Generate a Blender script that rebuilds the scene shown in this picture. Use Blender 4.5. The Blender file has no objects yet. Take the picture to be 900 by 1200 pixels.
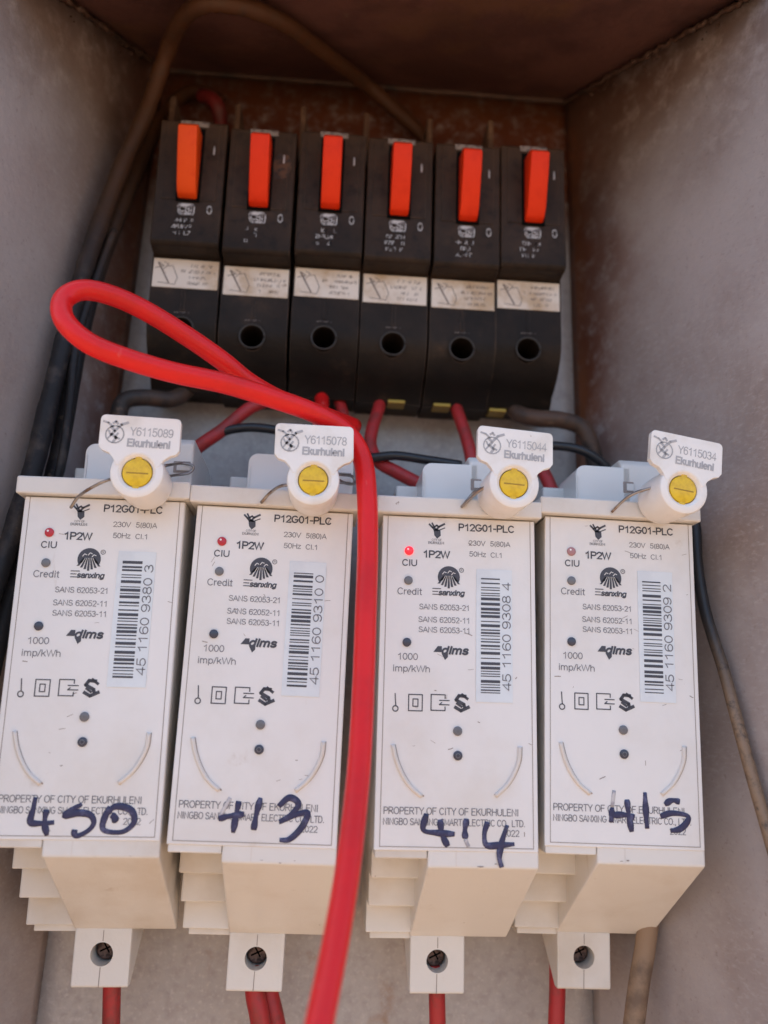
import bpy, bmesh, math, random
from mathutils import Vector, Matrix
random.seed(7)
scene = bpy.context.scene
COL = scene.collection
S = 0.1                                   # the numbers below are decimetres, the scene is metres

# ------------------------------------------------------------------ camera
FPX, CX, CY = 1005.8, 450.0, 600.0
CAM = Vector((-0.1071, -3.7716, -0.4021))
YAW, PITCH, ROLL = 0.0678, 0.2266, 0.0320
def cam_axes():
    cy, sy, cp, sp = math.cos(YAW), math.sin(YAW), math.cos(PITCH), math.sin(PITCH)
    f = Vector((sy*cp, cy*cp, sp)); r = Vector((cy, -sy, 0)); u = r.cross(f)
    cr, sr = math.cos(ROLL), math.sin(ROLL)
    return cr*r + sr*u, -sr*r + cr*u, f
CR, CU, CF = cam_axes()
cd = bpy.data.cameras.new('camera'); cam = bpy.data.objects.new('camera', cd); COL.objects.link(cam)
cd.sensor_fit = 'VERTICAL'; cd.sensor_height = 24.0; cd.sensor_width = 18.0; cd.lens = 24.0*FPX/1200.0
cd.clip_start = 0.01; cd.clip_end = 500
cam.matrix_world = Matrix(((CR.x, CU.x, -CF.x, CAM.x*S), (CR.y, CU.y, -CF.y, CAM.y*S), (CR.z, CU.z, -CF.z, CAM.z*S), (0, 0, 0, 1)))
cd.dof.use_dof = True; cd.dof.focus_distance = 0.30; cd.dof.aperture_fstop = 4.2
scene.camera = cam

# ------------------------------------------------------------------ sky, sun, exposure
w = bpy.data.worlds.new('World'); scene.world = w; w.use_nodes = True
nt = w.node_tree; nt.nodes.clear()
sky = nt.nodes.new('ShaderNodeTexSky'); sky.sky_type = 'NISHITA'; sky.sun_disc = False
sky.sun_elevation = math.radians(52); sky.sun_rotation = math.radians(-20); sky.air_density = 1.0; sky.dust_density = 5.0
bg = nt.nodes.new('ShaderNodeBackground'); bg.inputs[1].default_value = 0.15
wo = nt.nodes.new('ShaderNodeOutputWorld'); nt.links.new(sky.outputs[0], bg.inputs[0]); nt.links.new(bg.outputs[0], wo.inputs[0])
sl = bpy.data.lights.new('sun', 'SUN'); sl.energy = 4.0; sl.angle = math.radians(0.5); sl.color = (1.0, 0.93, 0.84)
so = bpy.data.objects.new('sun', sl); COL.objects.link(so)
az, el = math.radians(-20), math.radians(52)      # the sun stands behind the cabinet: its inside lies in open shade
sd = Vector((math.sin(az)*math.cos(el), math.cos(az)*math.cos(el), math.sin(el)))
so.rotation_euler = sd.to_track_quat('Z', 'Y').to_euler()
scene.view_settings.view_transform = 'Standard'; scene.view_settings.look = 'None'
scene.view_settings.gamma = 1.0; scene.view_settings.exposure = 1.75
scene.render.engine = 'CYCLES'; scene.cycles.max_bounces = 8; scene.cycles.diffuse_bounces = 5

# ------------------------------------------------------------------ helpers
def at(u, v, y):
    "point of the plane at depth y that the photograph shows at pixel u, v"
    d = CF + CR*((u-CX)/FPX) - CU*((v-CY)/FPX)
    return CAM + d*((y-CAM.y)/d.y)

def obj(name, me, mat, parent=None, **props):
    if isinstance(me, bmesh.types.BMesh):
        bm = me; me = bpy.data.meshes.new(name); bm.to_mesh(me); bm.free()
    o = bpy.data.objects.new(name, me); COL.objects.link(o)
    if mat is not None:
        me.materials.clear(); me.materials.append(mat)
    if parent is not None: o.parent = parent
    for k, v in props.items(): o[k] = v
    return o

def thing(name, label, cat, loc=(0, 0, 0), roty=0, group=None):
    o = bpy.data.objects.new(name, None); COL.objects.link(o); o.empty_display_size = 0.01
    o.location = Vector(loc)*S; o.rotation_euler = (0, roty, 0)
    o['label'] = label; o['category'] = cat
    if group: o['group'] = group
    return o

def smooth_all(bm, ang=35):
    for f in bm.faces: f.smooth = True
    for e in bm.edges:
        if len(e.link_faces) == 2 and e.calc_face_angle(0) > math.radians(ang): e.smooth = False

def box(bm, x0, x1, y0, y1, z0, z1, bev=0.0, seg=2):
    "box in dm; bevelled"
    r = bmesh.ops.create_cube(bm, size=1.0)
    vs = r['verts']
    for v in vs:
        v.co = Vector(((x0+x1)/2 + v.co.x*(x1-x0), (y0+y1)/2 + v.co.y*(y1-y0), (z0+z1)/2 + v.co.z*(z1-z0)))*S
    if bev > 0:
        es = list({e for v in vs for e in v.link_edges})
        bmesh.ops.bevel(bm, geom=es, offset=bev*S, segments=seg, profile=0.5, affect='EDGES', clamp_overlap=True)

def prism(bm, prof, x0, x1, bev=0.0):
    "profile of (y, z) points extruded along x"
    a = [bm.verts.new(Vector((x0, p[0], p[1]))*S) for p in prof]
    b = [bm.verts.new(Vector((x1, p[0], p[1]))*S) for p in prof]
    n = len(prof); fs = [bm.faces.new(a), bm.faces.new(b[::-1])]
    for i in range(n):
        j = (i+1) % n
        fs.append(bm.faces.new((a[i], b[i], b[j], a[j])))
    bmesh.ops.recalc_face_normals(bm, faces=fs)
    if bev > 0:
        es = list({e for f in fs for e in f.edges if e.calc_face_angle(0) > 0.5})
        bmesh.ops.bevel(bm, geom=es, offset=bev*S, segments=2, profile=0.5, affect='EDGES', clamp_overlap=True)

def plate(bm, pts, y0, y1, bev=0.0):
    "outline of (x, z) points extruded from depth y0 (front) to y1"
    a = [bm.verts.new(Vector((p[0], y0, p[1]))*S) for p in pts]
    b = [bm.verts.new(Vector((p[0], y1, p[1]))*S) for p in pts]
    n = len(pts); fs = [bm.faces.new(a), bm.faces.new(b[::-1])]
    for i in range(n):
        j = (i+1) % n
        fs.append(bm.faces.new((a[i], b[i], b[j], a[j])))
    bmesh.ops.recalc_face_normals(bm, faces=fs)
    if bev > 0:
        es = [e for e in fs[0].edges] if fs[0].is_valid else []
        bmesh.ops.bevel(bm, geom=es, offset=bev*S, segments=2, profile=0.5, affect='EDGES', clamp_overlap=True)

def cyl(bm, c, r, y0, y1, n=28, bev=0.0, r1=None, inner=None):
    "cylinder or ring along y"
    def ring(rad, y): return [bm.verts.new(Vector((c[0]+rad*math.cos(2*math.pi*i/n), y, c[1]+rad*math.sin(2*math.pi*i/n)))*S) for i in range(n)]
    prof = []
    r1 = r if r1 is None else r1
    if inner: prof.append((inner, y0+0.16)); prof.append((inner, y0+bev))
    if bev: prof += [((inner or 0)+bev, y0)] if inner else []
    prof += [(r-bev, y0), (r-bev*0.3, y0+bev*0.3), (r, y0+bev)] if bev else [(r, y0)]
    prof.append((r1, y1))
    rings = [ring(*p) for p in prof]; fs = []
    for k in range(len(rings)-1):
        for i in range(n):
            j = (i+1) % n
            fs.append(bm.faces.new((rings[k][i], rings[k][j], rings[k+1][j], rings[k+1][i])))
    fs.append(bm.faces.new(rings[0])); fs.append(bm.faces.new(rings[-1][::-1]))
    bmesh.ops.recalc_face_normals(bm, faces=fs)

def carve(bm, cutter):
    "real recess: cutter (bmesh) subtracted from bm"
    def tmp(b):
        me = bpy.data.meshes.new('t'); b.to_mesh(me); b.free(); o = bpy.data.objects.new('t', me); COL.objects.link(o); return o
    a, c = tmp(bm), tmp(cutter); md = a.modifiers.new('b', 'BOOLEAN'); md.object = c; md.operation = 'DIFFERENCE'; md.solver = 'EXACT'
    dg = bpy.context.evaluated_depsgraph_get(); me = bpy.data.meshes.new_from_object(a.evaluated_get(dg))
    out = bmesh.new(); out.from_mesh(me)
    for o in (a, c): bpy.data.objects.remove(o)
    return out

def catmull(pts, per=8):
    P = [Vector(p) for p in pts]; P = [2*P[0]-P[1]] + P + [2*P[-1]-P[-2]]; out = []
    for i in range(1, len(P)-2):
        a, b, c, d = P[i-1:i+3]
        for k in range(per):
            t = k/per
            out.append(0.5*((2*b)+(-a+c)*t+(2*a-5*b+4*c-d)*t*t+(-a+3*b-3*c+d)*t**3))
    out.append(P[-2]); return out

def tube(bm, pts, r, n=14, per=8, wob=0.0, smooth=True, close=True):
    path = catmull(pts, per) if smooth else [Vector(p) for p in pts]
    t0 = (path[1]-path[0]).normalized(); nrm = t0.orthogonal().normalized(); rings = []
    for i, p in enumerate(path):
        t = ((path[min(i+1, len(path)-1)] - path[max(i-1, 0)])).normalized()
        nrm = (nrm - t*nrm.dot(t)).normalized(); bn = t.cross(nrm)
        rr = (r(i/(len(path)-1)) if callable(r) else r)*(1+wob*(random.random()-.5))
        rings.append([bm.verts.new((p + (nrm*math.cos(2*math.pi*k/n)+bn*math.sin(2*math.pi*k/n))*rr)*S) for k in range(n)])
    for a, b in zip(rings, rings[1:]):
        for k in range(n):
            f = bm.faces.new((a[k], a[(k+1) % n], b[(k+1) % n], b[k])); f.smooth = True
    if close:
        bm.faces.new(rings[0][::-1]); bm.faces.new(rings[-1])

# ------------------------------------------------------------------ materials
def mat(name, base, rough=0.5, metal=0.0, **kw):
    """noise-varied principled: var=(colour, scale, low, high) mottling, specks=(colour, scale, threshold),
    bump=(scale, strength), list of layers for rust"""
    m = bpy.data.materials.new(name); m.use_nodes = True; nt = m.node_tree; L = nt.links
    p = nt.nodes['Principled BSDF']; p.inputs['Roughness'].default_value = rough; p.inputs['Metallic'].default_value = metal
    p.inputs['Specular IOR Level'].default_value = kw.get('spec', 0.5)
    tc = nt.nodes.new('ShaderNodeTexCoord'); src = tc.outputs['Object']
    if kw.get('world'):
        g = nt.nodes.new('ShaderNodeNewGeometry'); src = g.outputs['Position']
    if kw.get('rand'):
        oi = nt.nodes.new('ShaderNodeObjectInfo'); va = nt.nodes.new('ShaderNodeVectorMath'); va.operation = 'ADD'
        L.new(src, va.inputs[0]); L.new(oi.outputs['Random'], va.inputs[1]); src = va.outputs[0]
    col = None
    def rgb(c):
        n = nt.nodes.new('ShaderNodeRGB'); n.outputs[0].default_value = (*c, 1); return n.outputs[0]
    def noise(sc, det=6, ro=.6, stretch=None):
        n = nt.nodes.new('ShaderNodeTexNoise'); n.inputs['Scale'].default_value = sc; n.inputs['Detail'].default_value = det; n.inputs['Roughness'].default_value = ro
        s = src
        if stretch:
            mp = nt.nodes.new('ShaderNodeMapping'); mp.inputs['Scale'].default_value = stretch; L.new(src, mp.inputs[0]); s = mp.outputs[0]
        L.new(s, n.inputs['Vector']); return n.outputs['Fac']
    def ramp(f, lo, hi):
        r = nt.nodes.new('ShaderNodeMapRange'); r.inputs[1].default_value = lo; r.inputs[2].default_value = hi; r.clamp = True; r.interpolation_type = 'SMOOTHSTEP'
        L.new(f, r.inputs[0]); return r.outputs[0]
    def mix(f, a, b):
        x = nt.nodes.new('ShaderNodeMix'); x.data_type = 'RGBA'; L.new(f, x.inputs[0]); L.new(a, x.inputs[6]); L.new(b, x.inputs[7]); return x.outputs[2]
    def math_(op, a, b):
        x = nt.nodes.new('ShaderNodeMath'); x.operation = op; x.use_clamp = True
        for i, q in enumerate((a, b)):
            if isinstance(q, (int, float)): x.inputs[i].default_value = q
            else: L.new(q, x.inputs[i])
        return x.outputs[0]
    col = rgb(base)
    for (c, sc, lo, hi, *st) in kw.get('var', []):
        col = mix(ramp(noise(sc, 7, .62, st[0] if st else None), lo, hi), col, rgb(c))
    for (c, axis, a, b, amp, sc, *zr_) in kw.get('zones', []):      # stains with a noisy edge that creep out of a seam: coordinate from a (full) to b (none)
        sx = nt.nodes.new('ShaderNodeSeparateXYZ'); L.new(src, sx.inputs[0])
        co = sx.outputs['XYZ'.index(axis)]
        nn = nt.nodes.new('ShaderNodeMath'); nn.operation = 'MULTIPLY_ADD'; nn.inputs[1].default_value = amp
        L.new(noise(sc, 8, .6), nn.inputs[0]); L.new(co, nn.inputs[2])
        r = nt.nodes.new('ShaderNodeMapRange'); r.clamp = True; r.interpolation_type = 'SMOOTHSTEP'
        r.inputs[1].default_value = b + amp*.5; r.inputs[2].default_value = a + amp*.5
        L.new(nn.outputs[0], r.inputs[0])
        fac = math_('MULTIPLY', r.outputs[0], ramp(noise(sc*5, 5, .7), .2, .55))
        if zr_: fac = math_('MULTIPLY', fac, ramp(sx.outputs['Z'], *zr_[0]))
        col = mix(fac, col, rgb(c))
    L.new(col, p.inputs['Base Color'])
    if 'roughvar' in kw:
        sc, lo, hi = kw['roughvar']; r = nt.nodes.new('ShaderNodeMapRange'); r.inputs[3].default_value = lo; r.inputs[4].default_value = hi
        L.new(noise(sc), r.inputs[0]); L.new(r.outputs[0], p.inputs['Roughness'])
    if 'bump' in kw:
        sc, st = kw['bump'][:2]
        b = nt.nodes.new('ShaderNodeBump'); b.inputs['Strength'].default_value = st; b.inputs['Distance'].default_value = 0.0006
        L.new(noise(sc, 5, .6, kw['bump'][2] if len(kw['bump']) > 2 else None), b.inputs['Height']); L.new(b.outputs[0], p.inputs['Normal'])
    if 'emit' in kw:
        p.inputs['Emission Color'].default_value = (*kw['emit'][0], 1); p.inputs['Emission Strength'].default_value = kw['emit'][1]
    if 'edge' in kw:                       # rubbed, dusty arrises
        bv = nt.nodes.new('ShaderNodeBevel'); bv.samples = 4; bv.inputs['Radius'].default_value = kw['edge'][1]
        ge = nt.nodes.new('ShaderNodeNewGeometry'); dt = nt.nodes.new('ShaderNodeVectorMath'); dt.operation = 'DOT_PRODUCT'
        L.new(bv.outputs[0], dt.inputs[0]); L.new(ge.outputs['Normal'], dt.inputs[1])
        r = nt.nodes.new('ShaderNodeMapRange'); r.clamp = True; r.inputs[1].default_value = .985; r.inputs[2].default_value = .85; L.new(dt.outputs['Value'], r.inputs[0])
        L.new(mix(math_('MULTIPLY', r.outputs[0], ramp(noise(90, 5, .7), .35, .62)), col, rgb(kw['edge'][0])), p.inputs['Base Color'])
    if 'trans' in kw: p.inputs['Transmission Weight'].default_value = kw['trans']
    if 'sss' in kw:
        p.inputs['Subsurface Weight'].default_value = kw['sss']; p.inputs['Subsurface Radius'].default_value = (.004, .003, .002); p.inputs['Subsurface Scale'].default_value = 1
    return m

RUST = (.15, .045, .022); RUSTD = (.055, .022, .012); ORANGE = (.24, .085, .025)
M = {}
M['wall'] = mat('painted_steel_wall', (.43, .39, .38), .42, .1, world=True, spec=.55,
    var=[((.31, .255, .235), 8, .32, .72), ((.225, .165, .14), 4, .48, .78), ((.43, .385, .37), 330, .45, .85, (1, 1, 2.2)), ((.25, .20, .18), 520, .55, .85)],
    zones=[(RUST, 'Y', 0.0, -.055, .05, 22, (-.02, .10)), (ORANGE, 'Y', .004, -.016, .02, 50, (-.01, .12)), ((.10, .05, .032), 'Z', .27, .15, .08, 18)], bump=(300, .45), roughvar=(30, .34, .6))
M['roof'] = mat('rusted_steel_roof', (.15, .066, .052), .55, .1, world=True,
    var=[((.085, .036, .030), 22, .4, .62), ((.15, .07, .035), 14, .54, .72), ((.17, .12, .08), 190, .64, .76)], bump=(240, .6))
M['back'] = mat('galvanised_back_plate', (.43, .405, .39), .5, .25, world=True,
    var=[((.37, .345, .33), 14, .3, .8), ((.33, .30, .29), 200, .4, .75), ((.50, .47, .45), 500, .5, .75), ((.30, .20, .14), 30, .60, .76)],
    zones=[(RUST, 'Z', .215, .175, .03, 30), (ORANGE, 'Z', .285, .24, .03, 60)], bump=(400, .5))
M['white'] = mat('off_white_meter_plastic', (.715, .695, .655), .30, 0, rand=True, spec=.5,
    var=[((.60, .545, .47), 18, .44, .74), ((.50, .43, .35), 70, .64, .78, (1, 1, .35)), ((.30, .24, .19), 230, .70, .76)], bump=(900, .12), roughvar=(60, .26, .48))
M['face'] = mat('printed_face_sheet', (.765, .76, .75), .26, 0, rand=True,
    var=[((.70, .675, .64), 20, .42, .72), ((.56, .50, .43), 48, .66, .80), ((.40, .33, .28), 260, .75, .80), ((.60, .54, .48), 75, .66, .76, (1, 1, .3))], bump=(700, .08), roughvar=(50, .24, .45))
M['groove'] = mat('raised_rib_plastic', (.68, .64, .59), .4)
M['line'] = mat('line_dirt_and_opening_shade', (.30, .25, .22), .7)
M['ink'] = mat('dark_print_ink', (.055, .058, .075), .5)
M['inkl'] = mat('grey_print_ink', (.15, .15, .17), .5)
M['sticker'] = mat('pale_blue_sticker', (.70, .755, .79), .4, var=[((.63, .68, .72), 60, .5, .7)])
M['marker'] = mat('blue_black_marker_ink', (.022, .026, .085), .42, var=[((.09, .10, .20), 300, .5, .66), ((.01, .012, .04), 150, .55, .7)])
M['markerf'] = mat('faded_marker_ink', (.36, .35, .38), .5, var=[((.55, .53, .53), 300, .45, .6)])
M['seal'] = mat('white_seal_plastic', (.80, .78, .75), .32, 0, rand=True, sss=.0, var=[((.70, .66, .60), 60, .46, .72), ((.40, .32, .24), 300, .68, .76)], bump=(500, .15))
M['yellow'] = mat('yellow_seal_core', (.78, .52, .015), .3, var=[((.62, .38, .01), 250, .45, .7)])
M['slot'] = mat('core_slot_line', (.35, .21, .01), .5)
M['sealink'] = mat('grey_seal_print', (.40, .40, .41), .5)
M['wire'] = mat('seal_wire_steel', (.38, .35, .32), .35, .9, var=[((.22, .13, .08), 200, .5, .7)])
M['black'] = mat('black_breaker_plastic', (.013, .0105, .009), .55, 0, world=True, spec=.14, edge=((.10, .065, .045), .0007), zones=[((.060, .036, .023), 'Z', .235, .09, .12, 45), ((.085, .045, .026), 'Z', .235, .185, .06, 75)],
    var=[((.024, .018, .014), 30, .42, .7), ((.060, .036, .022), 60, .56, .78), ((.09, .065, .05), 600, .66, .8)],
    bump=(500, .3), roughvar=(50, .36, .62))
M['dusty'] = mat('dusty_breaker_cap', (.018, .014, .012), .6, 0, rand=True, spec=.3, var=[((.05, .03, .02), 40, .45, .7), ((.09, .055, .035), 110, .6, .78)], bump=(500, .4))
M['fin'] = mat('brown_dusty_fin', (.10, .055, .035), .7, 0, world=True, var=[((.18, .11, .07), 120, .45, .7)])
M['orange'] = mat('orange_toggle_plastic', (.76, .036, .004), .5, 0, rand=True, spec=.2, var=[((.70, .03, .003), 120, .45, .7), ((.45, .06, .02), 300, .70, .8)])
M['orange2'] = mat('paler_orange_toggle_plastic', (.78, .075, .006), .5, 0, spec=.2, var=[((.70, .05, .004), 120, .45, .7)])
M['bprint'] = mat('worn_white_print', (.50, .50, .50), .6, var=[((.16, .15, .15), 420, .48, .6)])
M['bstrip'] = mat('dusty_print_strip', (.27, .22, .19), .6, var=[((.10, .07, .06), 500, .45, .62)])
M['label'] = mat('cream_breaker_label', (.72, .64, .55), .5, 0, rand=True, var=[((.50, .36, .22), 50, .45, .72), ((.30, .18, .10), 160, .64, .76)])
M['lprint'] = mat('faded_label_print', (.20, .16, .14), .6)
M['hole'] = mat('painted_hole_shade', (.006, .006, .006), .8, spec=0)  # near-black colour standing in for the shade inside holes and slots
M['rim'] = mat('worn_hole_rim', (.035, .028, .022), .5)
M['screw'] = mat('rusty_screw', (.16, .10, .08), .45, .6, var=[((.05, .03, .025), 500, .45, .6)], bump=(900, .5))
M['brass'] = mat('brass_busbar_tip', (.34, .21, .03), .4, .5)
M['red'] = mat('red_cable_insulation', (.72, .012, .012), .33, 0, rand=True, spec=.32, var=[((.60, .012, .012), 45, .42, .7), ((.66, .10, .09), 200, .66, .8, (1, 1, .3)), ((.20, .02, .015), 260, .70, .78)], bump=(220, .35))
M['redd'] = mat('dusty_red_insulation', (.42, .022, .022), .5, 0, rand=True, var=[((.26, .03, .025), 120, .45, .65)])
M['cblack'] = mat('black_cable_sheath', (.018, .018, .020), .5, 0, world=True, spec=.22, var=[((.06, .05, .045), 90, .5, .7), ((.10, .075, .055), 250, .62, .74)],
    zones=[((.06, .034, .02), 'Z', .19, .09, .05, 25), ((.070, .028, .012), 'Z', .25, .13, .05, 40)], bump=(250, .5), roughvar=(60, .35, .7))
M['cbrown'] = mat('dusty_brown_cable', (.085, .045, .027), .6, 0, world=True, var=[((.03, .022, .018), 50, .42, .62), ((.15, .09, .055), 240, .58, .76)], bump=(300, .5))
M['ctan'] = mat('tan_dusty_cable', (.30, .20, .125), .65, 0, world=True, var=[((.17, .11, .07), 60, .45, .65)], bump=(300, .4))
M['cmix'] = mat('black_wire_turning_dusty', (.018, .018, .02), .45, 0, world=True, zones=[((.24, .16, .10), 'Z', -.045, .0, .02, 60)], bump=(300, .4))
M['rdark'] = mat('darker_red_insulation', (.16, .012, .012), .55, 0, var=[((.07, .02, .015), 90, .45, .7)])  # darker red than the other wires, mottled at random
M['cthin'] = mat('thin_black_wire', (.018, .018, .02), .35)
M['led_red'] = mat('red_led_lens', (.40, .02, .035), .2, emit=((1, .02, .04), .02))
M['led_redd'] = mat('dim_red_led_lens', (.40, .20, .21), .25)
M['led_lit'] = mat('lit_red_led_lens', (.85, .02, .03), .2, emit=((1, .01, .02), .45))
M['led_grey'] = mat('grey_led_lens', (.16, .16, .17), .25)
M['led_dark'] = mat('dark_led_lens', (.05, .055, .08), .25)
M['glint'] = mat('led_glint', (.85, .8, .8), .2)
M['weld'] = mat('rough_weld_bead', (.085, .045, .03), .6, .2, var=[((.20, .16, .14), 160, .60, .75), ((.03, .02, .015), 90, .5, .7)], bump=(300, .8))
M['panel'] = mat('translucent_cover_plastic', (.72, .71, .68), .25, 0, spec=.5)
M['ground'] = mat('dry_sandy_soil', (.185, .125, .078), .9, 0, world=True, var=[((.13, .085, .05), .7, .4, .65), ((.22, .15, .095), 9, .5, .7)], bump=(40, .5))

# ------------------------------------------------------------------ ground in front of the cabinet (out of view, added to bounce warm light upward)
gb = bmesh.new(); bmesh.ops.create_grid(gb, x_segments=8, y_segments=8, size=60)
for v in gb.verts: v.co.z = -1.1
obj('ground', gb, M['ground'], kind='structure')

# ------------------------------------------------------------------ cabinet
XL0, XL1, XR0, XR1 = -1.135, -1.02, 1.065, 1.015    # left and right at z -1.6 and at z 2.68
ZB, ZT = -4.6, 2.69
FL, FR = .30, .40                                # how far the side panels flare outward per unit of depth
YL, YR = -1.20, -1.18                            # depth of their front edges
def xl(z, t=0): return XL1 + (XL0-XL1)*(ZT-z)/(ZT+1.6) - FL*t
def xr(z, t=0): return XR1 + (XR0-XR1)*(ZT-z)/(ZT+1.6) + FR*t
def zl(t): return ZT - .44*t
def zr(t): return ZT - .31*t
cab = thing('meter_cabinet', 'rust-stained grey steel cabinet housing the white meters and the row of black breakers', 'cabinet', (0, 0, ZB))
CO = Vector((0, 0, -ZB))
def sheet(name, quad, thick, m, nu=26, nv=34, parent=cab, dent=0.0, seed=0):
    "thick sheet through four corners (a, b, c, d counter-clockwise seen from inside), thickness goes outward"
    from mathutils import noise as mn
    bm = bmesh.new(); a, b, c, d = [Vector(q) for q in quad]
    n = (b-a).cross(d-a).normalized(); g = []
    for layer in (0, 1):
        rows = []
        for i in range(nu+1):
            for j in range(nv+1):
                s, t = i/nu, j/nv
                p = a*(1-s)*(1-t)+b*s*(1-t)+c*s*t+d*(1-s)*t
                e = min(s, 1-s, t, 1-t)
                p2 = p + n*(dent*min(1, e*6)*mn.noise(p*1.1+Vector((seed, 0, 0)))) - n*thick*layer
                rows.append(bm.verts.new((p2+CO)*S))
        g.append(rows)
    def idx(i, j): return i*(nv+1)+j
    for L_, rows in enumerate(g):
        for i in range(nu):
            for j in range(nv):
                q = [rows[idx(i, j)], rows[idx(i+1, j)], rows[idx(i+1, j+1)], rows[idx(i, j+1)]]
                f = bm.faces.new(q if L_ == 0 else q[::-1]); f.smooth = True
    for i in range(nu):
        for j in (0, nv):
            q = (g[0][idx(i, j)], g[0][idx(i+1, j)], g[1][idx(i+1, j)], g[1][idx(i, j)]); bm.faces.new(q)
    for j in range(nv):
        for i in (0, nu):
            q = (g[0][idx(i, j)], g[0][idx(i, j+1)], g[1][idx(i, j+1)], g[1][idx(i, j)]); bm.faces.new(q)
    bmesh.ops.recalc_face_normals(bm, faces=bm.faces)
    return obj(name, bm, m, parent)
T = .02
TL, TR = -YL, -YR
ZL, ZR = zl(TL), zr(TR)
sheet('back_panel', [(xl(ZB)-T, 0, ZB), (xr(ZB)+T, 0, ZB), (xr(ZT)+T, 0, ZT), (xl(ZT)-T, 0, ZT)], .03, M['back'], dent=.02)
sheet('left_panel', [(xl(ZB, TL), YL, ZB), (xl(ZB), -.0015, ZB), (xl(ZT), -.0015, ZT+.04), (xl(ZL, TL), YL, ZL+.04)], T, M['wall'], dent=.03, seed=3)
sheet('right_panel', [(xr(ZB), -.0015, ZB), (xr(ZB, TR), YR, ZB), (xr(ZR, TR), YR, ZR+.04), (xr(ZT), -.0015, ZT+.04)], T, M['wall'], dent=.03, seed=5)
sheet('roof_panel', [(xl(ZT)-T, .03, ZT+.01), (xr(ZT)+T, .03, ZT+.01), (xr(ZR, TR)+T, YR, ZR+.01), (xl(ZL, TL)-T, YL, ZL+.01)], T, M['roof'], dent=.03, seed=9)
for side, Y_, T_, Z_, X_ in ((-1, YL, TL, ZL, xl), (1, YR, TR, ZR, xr)):     # flanges folded outward along the opening
    bm = bmesh.new()
    q = [(X_(ZB, T_), Y_-.002, ZB), (X_(ZB, T_)+side*.35, Y_-.002, ZB), (X_(Z_, T_)+side*.35, Y_-.002, Z_+.05), (X_(Z_, T_), Y_-.002, Z_+.05)]
    a = [bm.verts.new((Vector(p)+CO)*S) for p in q]; b = [bm.verts.new((Vector(p)+Vector((0, -.02, 0))+CO)*S) for p in q]
    bm.faces.new(a); bm.faces.new(b[::-1])
    for i in range(4): bm.faces.new((a[i], b[i], b[(i+1) % 4], a[(i+1) % 4]))
    bmesh.ops.recalc_face_normals(bm, faces=bm.faces)
    obj('front_flange', bm, M['wall'], cab)
# weld beads along the roof seams
for side in (-1, 1):
    bm = bmesh.new(); pts = []; tm = TL if side < 0 else TR
    for i in range(60):
        t = .02 + i/59*(tm-.04); z = (zl(t) if side < 0 else zr(t))-.010; x = (xl(z, t)+.010) if side < 0 else (xr(z, t)-.010)
        pts.append(Vector((x+random.uniform(-.006, .006), -t, z+random.uniform(-.008, .008)))+CO)
    tube(bm, pts, .011, n=7, per=2, wob=.7); obj('weld_bead', bm, M['weld'], cab)
bm = bmesh.new()
tube(bm, [Vector((xl(ZT)+i/40*(xr(ZT)-xl(ZT)), -.012, ZT-.012+random.uniform(-.003, .003)))+CO for i in range(41)], .016, n=8, per=2, wob=.12)
obj('weld_bead', bm, M['weld'], cab)
bm = bmesh.new()
for i in range(34):                        # weld spatter beside the seams
    side = random.choice((-1, 1, 1)); t = random.uniform(.2, .95); z = (zl(t) if side < 0 else zr(t))-random.uniform(.01, .08)
    x = xl(z, t)+.003 if side < 0 else xr(z, t)-.003
    r = bmesh.ops.create_icosphere(bm, subdivisions=1, radius=random.uniform(.004, .010)*S)
    for v in r['verts']: v.co += (Vector((x, -t, z))+CO)*S
obj('weld_spatter', bm, M['weld'], cab, kind='stuff')

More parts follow.
